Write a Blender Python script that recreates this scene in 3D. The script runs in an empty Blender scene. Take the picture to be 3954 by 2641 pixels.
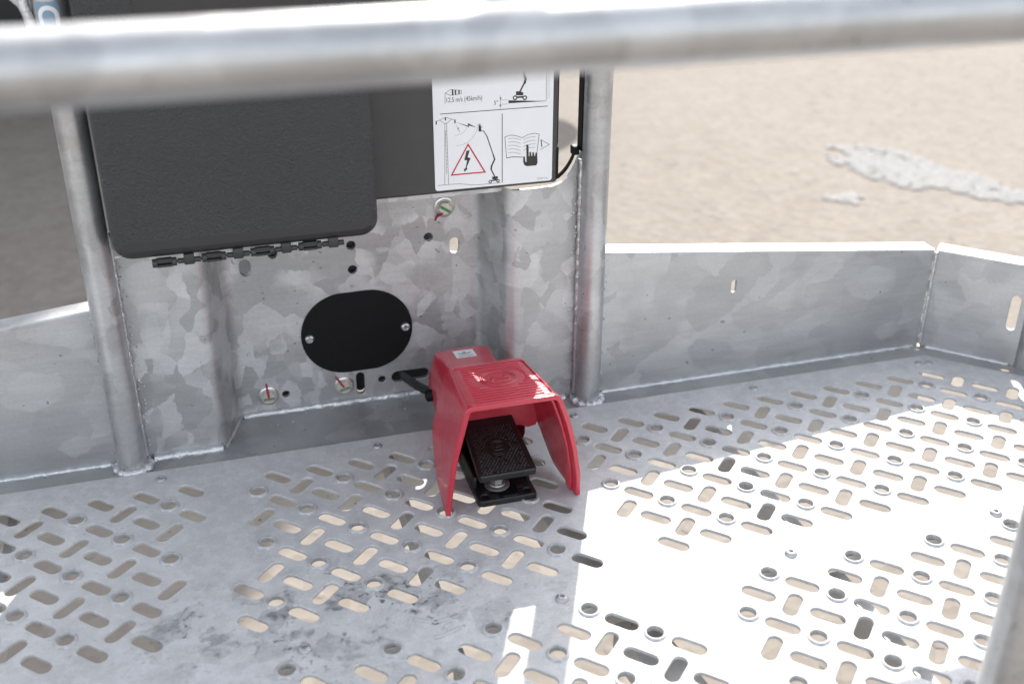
import bpy, bmesh, math, random
from mathutils import Vector, Matrix
from mathutils.geometry import delaunay_2d_cdt
import numpy as np
random.seed(7)
rnd = random.uniform
sc = bpy.context.scene
col = sc.collection
U = 0.04            # one pitch of the floor perforation, in metres: all lengths below are in pitches

# ------------------------------------------------------------------ camera
cd = bpy.data.cameras.new('camera'); cam = bpy.data.objects.new('camera', cd); col.objects.link(cam)
cd.sensor_width = 36.0; cd.lens = 39.0; cd.clip_start = 0.02; cd.clip_end = 500
cam.rotation_mode = 'QUATERNION'
cam.matrix_world = Matrix.Translation(Vector((-0.9279, -22.6457, 14.9425))*U) @ Matrix(((0.958964,0.127640,-0.253173,0),(-0.283517,0.439761,-0.852191,0),(0.002562,0.888999,0.457903,0),(0,0,0,1)))
cd.dof.use_dof = True; cd.dof.focus_distance = 25.6*U; cd.dof.aperture_fstop = 5.0
sc.camera = cam

# ------------------------------------------------------------------ sky, sun, exposure
SUN = Vector((0.44*1.11, 1.11, 1.0)).normalized()
w = bpy.data.worlds.new('World'); sc.world = w; w.use_nodes = True
wn = w.node_tree; sky = wn.nodes.new('ShaderNodeTexSky'); sky.sky_type = 'NISHITA'
sky.sun_disc = False; sky.sun_elevation = math.asin(SUN.z); sky.sun_rotation = math.atan2(SUN.x, SUN.y)
sky.dust_density = 1.6; sky.air_density = 1.0; sky.ozone_density = 1.0
hs = wn.nodes.new('ShaderNodeHueSaturation'); hs.inputs['Saturation'].default_value = 0.30     # thin bright haze over the blue
wn.links.new(sky.outputs[0], hs.inputs['Color'])
bg = wn.nodes['Background']; wn.links.new(hs.outputs[0], bg.inputs[0]); bg.inputs[1].default_value = 0.15
sl = bpy.data.lights.new('sun', 'SUN'); sl.energy = 3.3; sl.angle = math.radians(0.53); sl.color = (1.0, 0.955, 0.89)
so = bpy.data.objects.new('sun', sl); col.objects.link(so)
so.rotation_mode = 'QUATERNION'; so.rotation_quaternion = SUN.to_track_quat('Z', 'Y'); so.location = (3, 8, 8)
vs = sc.view_settings; vs.view_transform = 'Standard'; vs.look = 'None'; vs.gamma = 1.0; vs.exposure = 1.57
vs.use_curve_mapping = False
SIGN_LINES=[(0.0131,[(-1.266,0.417),(1.287,0.411)]),(0.0131,[(0.19,0.313),(0.188,-1.342)]),(0.0065,[(-1.152,0.649),(-1.146,0.882),(-1.01,0.959),(-0.768,0.922),(-0.764,0.884),(-0.769,0.847),(-1.013,0.825),(-1.146,0.882)]),(0.0047,[(0.135,0.635),(0.319,0.629)]),(0.0047,[(0.122,0.534),(0.319,0.534)]),(0.0047,[(0.149,0.743),(0.148,0.437)]),(0.0058,[(1.244,1.599),(1.249,0.535),(0.995,0.549)]),(0.0288,[(0.608,0.787),(0.733,1.011)]),(0.0445,[(0.725,0.986),(0.751,1.086)]),(0.0262,[(0.751,1.076),(0.675,1.361),(0.662,1.635)]),(0.0183,[(0.719,1.103),(0.649,1.363),(0.634,1.637)]),(0.0314,[(0.556,0.671),(0.68,0.669)]),(0.0065,[(-1.206,-1.262),(-1.169,0.18),(-1.148,0.199),(-1.128,0.177),(-1.114,-1.265)]),(0.0065,[(-1.287,0.279),(-1.169,0.186)]),(0.0065,[(-1.007,0.283),(-1.128,0.187)]),(0.0065,[(-1.367,0.255),(-1.282,0.284),(-1.145,0.337),(-1.012,0.283),(-0.93,0.256)]),(0.0235,[(-1.367,0.255),(-1.369,0.191)]),(0.0235,[(-0.93,0.256),(-0.932,0.187)]),(0.0235,[(-1.15,0.319),(-1.152,0.271)]),(0.0131,[(-0.368,-0.052),(-0.255,-0.056)]),(0.0157,[(-0.255,-0.056),(-0.179,-0.185)]),(0.0183,[(-0.179,-0.185),(-0.028,-0.647)]),(0.0262,[(-0.028,-0.647),(0.006,-0.762)]),(0.0288,[(0.003,-0.756),(-0.075,-0.924),(-0.084,-0.99)]),(0.0235,[(-0.084,-0.99),(0.004,-1.174)]),(0.0235,[(-0.077,-1.27),(0.069,-1.267)]),(0.0065,[(-1.373,-1.267),(-1.114,-1.265),(-0.849,-1.275),(-0.583,-1.325),(-0.315,-1.342),(0.144,-1.343)]),(0.0092,[(0.296,-0.742),(0.253,-0.242),(0.387,-0.206),(0.52,-0.23),(0.677,-0.296),(0.816,-0.228),(0.978,-0.21),(1.092,-0.243),(1.044,-0.688)]),(0.0131,[(0.296,-0.75),(0.442,-0.737),(0.686,-0.764)]),(0.0078,[(1.129,-0.374),(1.35,-0.512),(1.133,-0.615)]),(0.0183,[(1.143,-0.396),(1.153,-0.482),(1.162,-0.55)]),(0.0157,[(-0.392,0.093),(-0.327,0.082)]),(0.0105,[(-0.333,0.023),(-0.288,0.045)]),(0.0039,[(1.246,1.475),(1.33,1.514)]),(0.0039,[(1.247,1.42),(1.331,1.459)]),(0.0039,[(1.248,1.364),(1.332,1.404)]),(0.0039,[(1.249,1.309),(1.333,1.349)]),(0.0039,[(1.25,1.254),(1.334,1.294)]),(0.0039,[(1.251,1.198),(1.335,1.238)]),(0.0039,[(1.252,1.143),(1.336,1.183)]),(0.0039,[(1.253,1.087),(1.337,1.127)]),(0.0039,[(1.254,1.031),(1.338,1.071)]),(0.0039,[(1.255,0.975),(1.339,1.015)]),(0.0039,[(1.256,0.919),(1.34,0.959)]),(0.0039,[(1.257,0.863),(1.342,0.903)]),(0.0039,[(1.258,0.807),(1.343,0.847)]),(0.0039,[(1.259,0.75),(1.344,0.79)]),(0.0039,[(1.26,0.694),(1.345,0.734)]),(0.0039,[(1.261,0.637),(1.346,0.677)]),(0.0039,[(1.262,0.581),(1.347,0.621)]),(0.0058,[(-1.16,-0.06),(-1.158,0.013),(-1.127,0.013)]),(0.0058,[(-1.16,-0.145),(-1.158,-0.073),(-1.127,-0.073)]),(0.0058,[(-1.16,-0.231),(-1.158,-0.158),(-1.127,-0.158)]),(0.0058,[(-1.16,-0.317),(-1.158,-0.244),(-1.127,-0.244)]),(0.0058,[(-1.159,-0.403),(-1.158,-0.33),(-1.126,-0.33)]),(0.0058,[(-1.159,-0.489),(-1.157,-0.416),(-1.126,-0.416)]),(0.0058,[(-1.159,-0.576),(-1.157,-0.503),(-1.126,-0.503)]),(0.0058,[(-1.159,-0.663),(-1.157,-0.589),(-1.126,-0.59)]),(0.0058,[(-1.159,-0.75),(-1.157,-0.677),(-1.125,-0.677)]),(0.0058,[(-1.159,-0.838),(-1.157,-0.764),(-1.125,-0.764)]),(0.0058,[(-1.158,-0.926),(-1.156,-0.852),(-1.125,-0.852)]),(0.0058,[(-1.158,-1.014),(-1.156,-0.939),(-1.125,-0.94)]),(0.0058,[(0.339,-0.291),(0.427,-0.283),(0.521,-0.299),(0.637,-0.34)]),(0.0058,[(0.704,-0.343),(0.795,-0.306),(0.898,-0.293),(1.001,-0.296)]),(0.0058,[(0.339,-0.376),(0.427,-0.367),(0.521,-0.383),(0.637,-0.425)]),(0.0058,[(0.705,-0.428),(0.796,-0.391),(0.899,-0.378),(1.002,-0.381)]),(0.0058,[(0.339,-0.461),(0.427,-0.452),(0.522,-0.468),(0.638,-0.51)]),(0.0058,[(0.705,-0.513),(0.797,-0.476),(0.9,-0.463),(1.003,-0.467)]),(0.0058,[(0.339,-0.546),(0.428,-0.537),(0.522,-0.554),(0.638,-0.596)]),(0.0058,[(0.706,-0.599),(0.798,-0.561),(0.901,-0.549),(1.004,-0.552)]),(0.0058,[(0.339,-0.631),(0.428,-0.623),(0.522,-0.639),(0.639,-0.682)]),(0.0052,[(-0.638,0.098),(-0.646,0.075)]),(0.0052,[(-0.654,0.056),(-0.665,0.035)]),(0.0052,[(-0.676,0.018),(-0.69,-0.002)]),(0.0052,[(-0.703,-0.017),(-0.721,-0.034)]),(0.0052,[(-0.736,-0.046),(-0.756,-0.06)]),(0.0052,[(-0.774,-0.07),(-0.796,-0.081)]),(0.0052,[(-0.815,-0.088),(-0.838,-0.095)]),(0.0052,[(-0.858,-0.1),(-0.883,-0.103)]),(0.0052,[(-0.903,-0.105),(-0.928,-0.104)]),(0.0052,[(-0.395,0.043),(-0.401,0.019)]),(0.0052,[(-0.407,0.0),(-0.415,-0.023)]),(0.0052,[(-0.422,-0.042),(-0.432,-0.064)]),(0.0052,[(-0.441,-0.082),(-0.453,-0.103)]),(0.0052,[(-0.464,-0.12),(-0.478,-0.14)]),(0.0052,[(-0.49,-0.156),(-0.505,-0.175)]),(0.0052,[(-0.519,-0.19),(-0.536,-0.207)]),(0.0052,[(-0.55,-0.221),(-0.569,-0.237)]),(0.0052,[(-0.585,-0.249),(-0.605,-0.263)]),(0.0052,[(-0.622,-0.274),(-0.643,-0.286)]),(0.0052,[(-0.661,-0.296),(-0.683,-0.306)]),(0.0052,[(-0.702,-0.314),(-0.725,-0.322)]),(0.0052,[(-0.744,-0.328),(-0.768,-0.335)]),(0.0052,[(-0.788,-0.339),(-0.813,-0.344)]),(0.0052,[(-0.833,-0.347),(-0.858,-0.349)]),(0.0052,[(-0.878,-0.35),(-0.903,-0.35)]),]
SIGN_POLYS=[[(-0.989,0.956),(-0.954,0.951),(-0.951,0.825),(-0.987,0.823)],[(-0.921,0.946),(-0.888,0.941),(-0.885,0.831),(-0.918,0.83)],[(-0.839,0.932),(-0.806,0.928),(-0.808,0.843),(-0.839,0.84)],[(0.127,0.694),(0.175,0.691),(0.151,0.641)],[(0.122,0.49),(0.169,0.492),(0.148,0.54)],[(0.34,0.615),(1.236,0.531),(0.34,0.546)],[(0.524,0.81),(0.621,0.803),(0.695,0.768),(0.696,0.709),(0.635,0.708),(0.516,0.722)],[(-0.916,0.206),(-0.62,0.093),(-0.634,0.163),(-0.424,0.038),(-0.601,0.102),(-0.607,0.063)],[(-0.916,0.191),(-0.865,0.033),(-0.848,0.088),(-0.82,-0.075),(-0.857,0.063),(-0.871,0.023)],[(-0.374,0.076),(-0.322,0.071),(-0.307,-0.06),(-0.376,-0.059)],[(-0.358,0.118),(-0.345,0.13),(-0.329,0.116),(-0.345,0.099)],[(-0.058,-1.177),(0.077,-1.173),(0.082,-1.236),(0.009,-1.256),(-0.058,-1.236)],[(-0.671,-0.49),(-0.597,-0.486),(-0.647,-0.645),(-0.579,-0.678),(-0.672,-0.883),(-0.657,-0.937),(-0.732,-0.992),(-0.741,-0.911),(-0.705,-0.922),(-0.659,-0.719),(-0.727,-0.712)],[(0.778,-0.49),(0.805,-0.466),(0.832,-0.495),(0.84,-0.756),(0.857,-0.757),(0.856,-0.658),(0.894,-0.647),(0.903,-0.751),(0.928,-0.753),(0.929,-0.672),(0.962,-0.662),(0.979,-0.757),(0.999,-0.759),(1.006,-0.684),(1.047,-0.682),(1.061,-0.932),(1.029,-0.997),(0.796,-0.995),(0.728,-0.956),(0.705,-0.873),(0.704,-0.752),(0.74,-0.747),(0.757,-0.878),(0.787,-0.894)]]
SIGN_RINGS=[(0.498,0.662,0.0549,0.0288),(0.731,0.645,0.0549,0.0288),(-0.105,-1.292,0.0419,0.0209),(0.085,-1.291,0.0419,0.0209)]
SIGN_TRI=[(-0.631, -0.312), (-0.205, -1.06), (-1.064, -1.06)]

# ------------------------------------------------------------------ object helpers
ORG = {}
def props(o, label=None, cat=None, group=None, kind=None):
    if label: o['label'] = label
    if cat: o['category'] = cat
    if group: o['group'] = group
    if kind: o['kind'] = kind
    return o
def place(o, org, parent):
    ORG[o] = Vector(org)
    if parent is not None:
        o.parent = parent; o.location = (Vector(org)-ORG[parent])*U
    else:
        o.location = Vector(org)*U
def thing(name, org, label, cat, group=None):
    o = bpy.data.objects.new(name, None); col.objects.link(o); o.empty_display_size = 0.05
    place(o, org, None); return props(o, label, cat, group)
class MB:
    def __init__(s): s.v = []; s.f = []; s.m = []
    def add(s, vs, fs, mi=0):
        b = len(s.v); s.v += [Vector(v) for v in vs]; s.f += [tuple(b+i for i in f) for f in fs]; s.m += [mi]*len(fs); return s
    def box(s, a, b, mi=0):
        (x0,y0,z0),(x1,y1,z1) = a, b
        return s.add([(x0,y0,z0),(x1,y0,z0),(x1,y1,z0),(x0,y1,z0),(x0,y0,z1),(x1,y0,z1),(x1,y1,z1),(x0,y1,z1)],
              [(0,3,2,1),(4,5,6,7),(0,1,5,4),(1,2,6,5),(2,3,7,6),(3,0,4,7)], mi)
    def rbox(s, a, b, r, seg=3, mi=0):
        a = Vector(a); b = Vector(b); bm = bmesh.new(); bmesh.ops.create_cube(bm, size=1)
        for v in bm.verts: v.co = Vector(((a[i]+b[i])/2 + v.co[i]*(b[i]-a[i]) for i in range(3)))
        bmesh.ops.bevel(bm, geom=bm.edges[:]+bm.verts[:], offset=r, segments=seg, profile=0.5, affect='EDGES')
        bm.verts.index_update(); s.add([v.co.copy() for v in bm.verts], [[v.index for v in f.verts] for f in bm.faces], mi); bm.free(); return s
    def tube(s, pts, r, n=20, cap=True, jit=0.0, mi=0):
        pts = [Vector(p) for p in pts]; rings = []; prev = None
        for i, p in enumerate(pts):
            t = (pts[min(i+1,len(pts)-1)]-pts[max(i-1,0)]).normalized()
            if prev is None:
                up = Vector((0,0,1)) if abs(t.z) < 0.9 else Vector((0,1,0)); e1 = t.cross(up).normalized()
            else: e1 = (prev - t*prev.dot(t)).normalized()
            prev = e1; e2 = t.cross(e1); rr = (r[i] if isinstance(r,(list,tuple)) else r)
            ring = []
            for k in range(n):
                a = 2*math.pi*k/n; q = rr*(1+rnd(-jit,jit)); ring.append(p+e1*math.cos(a)*q+e2*math.sin(a)*q)
            rings.append(ring)
        vs = [v for rg in rings for v in rg]; fs = []
        for i in range(len(pts)-1):
            for k in range(n):
                fs.append((i*n+k, i*n+(k+1)%n, (i+1)*n+(k+1)%n, (i+1)*n+k))
        if cap: fs += [tuple(reversed(range(n))), tuple(range(len(vs)-n, len(vs)))]
        return s.add(vs, fs, mi)
    def lathe(s, prof, n=24, org=(0,0,0), axis='Z', mi=0, cap=False):
        vs = []; fs = []
        for (r,z) in prof:
            for k in range(n):
                a = 2*math.pi*k/n; p = (r*math.cos(a), r*math.sin(a), z)
                if axis == 'Y': p = (p[0], -p[2], p[1])      # axis towards -y
                if axis == 'X': p = (p[2], p[0], p[1])
                vs.append(Vector(p)+Vector(org))
        for i in range(len(prof)-1):
            for k in range(n): fs.append((i*n+k, i*n+(k+1)%n, (i+1)*n+(k+1)%n, (i+1)*n+k))
        if cap: fs.append(tuple(range((len(prof)-1)*n, len(prof)*n)))
        return s.add(vs, fs, mi)
    def mesh(s, name, mats, org=(0,0,0), smooth=None):
        me = bpy.data.meshes.new(name); o = Vector(org)
        me.from_pydata([((v-o)*U)[:] for v in s.v], [], s.f)
        for m in (mats if isinstance(mats,(list,tuple)) else [mats]): me.materials.append(m)
        if any(s.m): me.polygons.foreach_set('material_index', s.m)
        bm = bmesh.new(); bm.from_mesh(me); bmesh.ops.recalc_face_normals(bm, faces=bm.faces[:]); bm.to_mesh(me); bm.free()
        if smooth is not None:
            me.polygons.foreach_set('use_smooth', [True]*len(me.polygons)); me.set_sharp_from_angle(angle=math.radians(smooth))
        me.update(); return me
    def build(s, name, mats, parent=None, org=None, smooth=None):
        if org is None:
            lo = [min(v[i] for v in s.v) for i in range(3)]; hi = [max(v[i] for v in s.v) for i in range(3)]
            org = Vector([(lo[i]+hi[i])/2 for i in range(3)])
            if parent is None: org.z = lo[2]
        o = bpy.data.objects.new(name, s.mesh(name, mats, org, smooth)); col.objects.link(o); place(o, org, parent); return o
def inst(name, me, org, parent, rot=None):
    o = bpy.data.objects.new(name, me); col.objects.link(o); place(o, org, parent)
    if rot: o.rotation_euler = rot
    return o
# ---- flat plates with holes
def slot(cx, cy, half, r, ang, n=7):
    ca, sa = math.cos(ang), math.sin(ang); L = []
    for sgn in (1,-1):
        for k in range(n+1):
            a = -math.pi/2+math.pi*k/n; x = sgn*(half+r*math.cos(a)); y = sgn*r*math.sin(a); L.append((cx+x*ca-y*sa, cy+x*sa+y*ca))
    return L
def circ(cx, cy, r, n=20): return [(cx+r*math.cos(2*math.pi*k/n), cy+r*math.sin(2*math.pi*k/n)) for k in range(n)]
def rrect(x0, y0, x1, y1, r, n=5):
    L = []
    for cx,cy,a0 in ((x1-r,y1-r,0),(x0+r,y1-r,90),(x0+r,y0+r,180),(x1-r,y0+r,270)):
        for k in range(n+1):
            a = math.radians(a0+90*k/n); L.append((cx+r*math.cos(a), cy+r*math.sin(a)))
    return L
def grow(L, d):
    A = sum(L[i-1][0]*L[i][1]-L[i][0]*L[i-1][1] for i in range(len(L))); s = 1 if A > 0 else -1; out = []
    n = len(L)
    for i in range(n):
        p, q, r = Vector(L[i-1]), Vector(L[i]), Vector(L[(i+1)%n])
        e1 = (q-p).normalized(); e2 = (r-q).normalized(); nn = Vector((e1.y+e2.y, -(e1.x+e2.x)))
        nn = nn.normalized() if nn.length > 1e-6 else Vector((e1.y,-e1.x))
        out.append((q.x+s*d*nn.x, q.y+s*d*nn.y))
    return out
def fill(loops):
    vs = []; es = []
    for L in loops:
        b = len(vs); vs += [Vector(p) for p in L]; es += [(b+i, b+(i+1)%len(L)) for i in range(len(L))]
    r = delaunay_2d_cdt(vs, es, [], 0, 1e-7); V = [tuple(v) for v in r[0]]; T = np.array([list(f) for f in r[2]])
    P = np.array(V); c = P[T].mean(1); odd = np.zeros(len(T), int)
    for L in loops:
        A = np.array(L); B = np.roll(A, -1, 0)
        m = (c[:,0] > A[:,0].min()) & (c[:,0] < A[:,0].max()) & (c[:,1] > A[:,1].min()) & (c[:,1] < A[:,1].max()); ix = np.where(m)[0]
        if not len(ix): continue
        q = c[ix][:,None,:]; cr = ((A[:,1] > q[:,:,1]) != (B[:,1] > q[:,:,1]))
        with np.errstate(divide='ignore', invalid='ignore'):
            xi = (B[:,0]-A[:,0])*(q[:,:,1]-A[:,1])/(B[:,1]-A[:,1])+A[:,0]
        odd[ix] += (cr & (q[:,:,0] < xi)).sum(1) % 2
    return V, [tuple(t) for t in T[odd % 2 == 1]]
def plate(mb, outer, holes, t, bev, xf, mi=0, back=True, ob=True):
    """outer/holes: 2D loops; xf(u,v,w) -> point, w = 0 at the front face"""
    loops = [grow(outer, -bev) if bev and ob else outer]+[grow(h, bev) if bev else h for h in holes]
    V, T = fill(loops)
    mb.add([xf(u,v,0) for u,v in V], T, mi)
    for i, L in enumerate([outer]+list(holes)):
        n = len(L); rows = [(loops[i],0)]+([(L,-bev)] if bev and (ob or i) else [])+[(L,-t)]
        vs = [xf(u,v,w) for R_,w in rows for u,v in R_]
        mb.add(vs, [(j*n+k, j*n+(k+1)%n, (j+1)*n+(k+1)%n, (j+1)*n+k) for j in range(len(rows)-1) for k in range(n)], mi)
    if back:
        V, T = fill([outer]+list(holes)); mb.add([xf(u,v,-t) for u,v in V], T, mi)
    return mb
XY = lambda z: (lambda u,v,w: (u,v,z+w))                  # lying, front face up
XZ = lambda y: (lambda u,v,w: (u,y-w,v))                  # standing, front face towards -y

# ------------------------------------------------------------------ materials
class NT:
    def __init__(s, name):
        s.mat = bpy.data.materials.new(name); s.mat.use_nodes = True; s.t = s.mat.node_tree; s.b = s.t.nodes['Principled BSDF']
        s.tc = s.t.nodes.new('ShaderNodeTexCoord').outputs['Object']
    def n(s, typ, **kw):
        nd = s.t.nodes.new(typ)
        for k,v in kw.items():
            if k[0] == 'i' and k[1:].isdigit(): s.put(v, nd.inputs[int(k[1:])])
            elif k in nd.inputs: s.put(v, nd.inputs[k])
            else: setattr(nd, k, v)
        return nd
    def put(s, v, inp):
        if isinstance(v, bpy.types.NodeSocket): s.t.links.new(v, inp)
        else: inp.default_value = v
    def set(s, k, v): s.put(v, s.b.inputs[k])
    def noise(s, scale, detail=4, rough=0.55, vec=None, dist=0.0): return s.n('ShaderNodeTexNoise', Vector=vec or s.tc, Scale=scale, Detail=detail, Roughness=rough, Distortion=dist)
    def ramp(s, fac, p0, p1, c0=(0,0,0,1), c1=(1,1,1,1)):
        r = s.n('ShaderNodeValToRGB', Fac=fac); e = r.color_ramp.elements; e[0].position = p0; e[1].position = p1; e[0].color = c0; e[1].color = c1; return r.outputs[0]
    def mix(s, fac, a, b, mode='MIX'):
        m = s.n('ShaderNodeMix', data_type='RGBA', blend_type=mode); s.put(fac, m.inputs[0]); s.put(a, m.inputs[6]); s.put(b, m.inputs[7]); return m.outputs[2]
    def math(s, op, a, b=0.0): m = s.n('ShaderNodeMath', operation=op, i0=a, i1=b); return m.outputs[0]
    def bump(s, h, strength, dist): return s.n('ShaderNodeBump', Strength=strength, Distance=dist, Height=h).outputs[0]
def c(r,g=None,b=None): return (r, r if g is None else g, r if b is None else b, 1)
def plain(name, rgb, rough=0.5, metal=0.0, bump=0.0, bscale=300, var=0.12, coat=0.0, spec=0.5):
    m = NT(name); nz = m.noise(60, 5); k = m.ramp(nz.outputs[0], 0.3, 0.7, c(1-var), c(1.0))
    m.set('Base Color', m.mix(1.0, c(*rgb), k, 'MULTIPLY')); m.set('Metallic', metal)
    m.set('Roughness', m.ramp(m.noise(25, 4).outputs[0], 0.3, 0.7, c(max(rough-0.06,0.02)), c(min(rough+0.06,1)))); m.set('Specular IOR Level', spec)
    if coat: m.set('Coat Weight', coat); m.set('Coat Roughness', 0.15)
    if bump: m.set('Normal', m.bump(m.noise(bscale, 3).outputs[0], bump, 0.002))
    return m.mat
def galv(name, lo, hi, scale=34, rough=0.42, metal=0.85, stretch=(1,1,1), speck=0.5, warp=0.05, cover=0.5, fade=0.5):
    """hot-dip zinc: jagged crystal patches of two sizes that differ in tone and gloss, fine grain, faint wipe streaks"""
    m = NT(name)
    mp = m.n('ShaderNodeMapping', Vector=m.tc, Scale=stretch).outputs[0]
    def warped(sc_, amt, det):
        nn = m.n('ShaderNodeTexNoise', Vector=mp, Scale=sc_, Detail=det, Roughness=0.65).outputs['Color']
        wv = m.n('ShaderNodeVectorMath', operation='MULTIPLY_ADD'); m.put(nn, wv.inputs[0]); wv.inputs[1].default_value = (amt,)*3; m.put(mp, wv.inputs[2]); return wv.outputs[0]
    a = m.n('ShaderNodeTexVoronoi', Vector=warped(16.0, warp, 5.0), Scale=scale); b = m.n('ShaderNodeTexVoronoi', Vector=warped(38.0, warp*0.45, 4.0), Scale=scale*2.1)
    sa = m.n('ShaderNodeSeparateColor', Color=a.outputs['Color']).outputs[0]; sb = m.n('ShaderNodeSeparateColor', Color=b.outputs['Color']).outputs[1]
    pick = m.ramp(m.noise(13, 2).outputs[0], 0.42, 0.56); f = m.mix(pick, sa, sb)
    f = m.ramp(f, cover-0.24, cover+0.26)
    big = m.ramp(m.noise(8, 3).outputs[0], 0.38, 0.62); f = m.mix(m.math('MULTIPLY', big, fade), f, c(0.42))
    base = m.mix(f, c(*lo), c(*hi))
    grain = m.ramp(m.noise(420, 3).outputs[0], 0.35, 0.65, c(1-0.14*speck), c(1.0))
    st_ = m.n('ShaderNodeTexNoise', Vector=m.n('ShaderNodeMapping', Vector=m.tc, Scale=(9,9,70), Rotation=(0,0.5,0)).outputs[0], Scale=2.2, Detail=5.0, Roughness=0.7)
    streak = m.ramp(st_.outputs[0], 0.35, 0.65, c(0.90), c(1.0))
    stain = m.ramp(m.noise(5, 6, 0.65).outputs[0], 0.30, 0.50, c(0.86,0.855,0.845), c(1.0))
    base = m.mix(1.0, m.mix(1.0, m.mix(1.0, base, grain, 'MULTIPLY'), streak, 'MULTIPLY'), stain, 'MULTIPLY')
    pit = m.ramp(m.noise(150, 1, 0.4).outputs[0], 0.765, 0.785); base = m.mix(m.math('MULTIPLY', pit, 0.55), base, c(0.12))
    m.set('Base Color', base); m.set('Metallic', metal)
    m.set('Roughness', m.math('ADD', rough-0.07, m.math('ADD', m.math('MULTIPLY', sb, 0.10), m.math('MULTIPLY', st_.outputs[0], 0.10))))
    h = m.math('ADD', m.math('MULTIPLY', m.noise(600, 2).outputs[0], 0.35), m.noise(45, 3).outputs[0])
    m.set('Normal', m.bump(h, 0.14, 0.002)); return m.mat
G = {}
G['wall'] = galv('galvanised_sheet', (0.45,0.454,0.46), (0.69,0.695,0.703), 30, 0.47, 0.78, (1,1,0.8), cover=0.52, fade=0.5, warp=0.03)
G['toe'] = galv('galvanised_board', (0.45,0.454,0.46), (0.60,0.604,0.61), 17, 0.42, 0.74, (0.8,1,1), cover=0.55, fade=0.75, warp=0.04)
G['tube'] = galv('galvanised_tube', (0.45,0.454,0.46), (0.59,0.594,0.60), 26, 0.38, 0.8, (1,1,0.6), cover=0.5, fade=0.6)
G['plate'] = galv('galvanised_frame', (0.36,0.363,0.367), (0.46,0.464,0.468), 14, 0.52, 0.6, fade=0.7)
G['under'] = galv('galvanised_underside', (0.58,0.585,0.59), (0.68,0.685,0.69), 20, 0.6, 0.2)
G['rim'] = galv('worn_rim', (0.34,0.343,0.347), (0.54,0.544,0.548), 90, 0.55, 0.2, warp=0.02)
G['weld'] = plain('weld_zinc', (0.62,0.63,0.64), 0.36, 0.85, 0.6, 350)
G['bolt'] = plain('zinc_bolt', (0.60,0.61,0.61), 0.3, 0.95, 0.15)
G['bolttan'] = plain('passivated_bolt', (0.60,0.57,0.50), 0.45, 0.5, 0.15)
G['rivet'] = plain('steel_rivet', (0.42,0.42,0.42), 0.45, 0.8, 0.3)
G['dullbolt'] = plain('dull_bolt', (0.22,0.215,0.205), 0.5, 0.6, 0.3)
G['black'] = plain('black_plastic', (0.004,0.004,0.0042), 0.55, 0, 0.12, 500, spec=0.22)
G['rubber'] = plain('black_rubber', (0.016,0.016,0.0165), 0.45, 0, 0.35, 250, 0.5)
G['panel'] = plain('dark_powder_coat', (0.052,0.051,0.050), 0.42, 0.15, 0.18, 900)
G['label'] = plain('label_film', (0.74,0.745,0.75), 0.35, 0, 0, var=0.03)
G['ink'] = plain('printed_ink', (0.028,0.024,0.022), 0.4)
G['grey_ink'] = plain('grey_ink', (0.28,0.28,0.28), 0.45)
G['red_ink'] = plain('red_ink', (0.50,0.022,0.035), 0.4)
G['blue'] = plain('blue_film', (0.21,0.32,0.43), 0.4)
G['green'] = plain('green_paint_mark', (0.06,0.24,0.10), 0.6)
G['greymark'] = plain('faded_green_mark', (0.16,0.22,0.17), 0.6)
G['redmark'] = plain('red_paint_mark', (0.33,0.015,0.05), 0.6)
G['dark'] = plain('dark_machine_paint', (0.02,0.021,0.022), 0.45, 0, 0.1)
G['tyre'] = plain('tyre_rubber', (0.017,0.017,0.018), 0.75, 0, 0.4, 60)
G['grey_paint'] = plain('grey_machine_paint', (0.12,0.12,0.125), 0.5)
# red cast housing with a hammered coat
m = NT('red_hammered_paint'); nz = m.noise(330, 2, 0.5)
m.set('Base Color', m.mix(m.ramp(m.noise(14, 4).outputs[0], 0.3, 0.7), c(0.42,0.018,0.040), c(0.49,0.027,0.050)))
m.set('Roughness', m.ramp(m.noise(40, 4).outputs[0], 0.35, 0.65, c(0.30), c(0.42))); m.set('Coat Weight', 0.5); m.set('Coat Roughness', 0.2)
m.set('Normal', m.bump(nz.outputs[0], 0.35, 0.0012)); G['red'] = m.mat
# leather-grained plastic of the document box; the rounded border below the grain is smooth
m = NT('grained_plastic'); v = m.n('ShaderNodeTexVoronoi', Vector=m.tc, Scale=520.0, feature='SMOOTH_F1'); v.inputs['Smoothness'].default_value = 0.4
nz = m.noise(430, 2, 0.55, dist=1.5)
m.set('Base Color', m.mix(m.noise(12, 3).outputs[0], c(0.032,0.032,0.033), c(0.041,0.041,0.042))); m.set('Roughness', 0.55)
m.set('Normal', m.bump(m.math('ADD', nz.outputs[0], m.math('MULTIPLY', v.outputs[0], 0.5)), 0.6, 0.0028)); G['grain'] = m.mat
G['boxsmooth'] = plain('smooth_plastic', (0.030,0.030,0.031), 0.42, 0, 0.05, 700)
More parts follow.
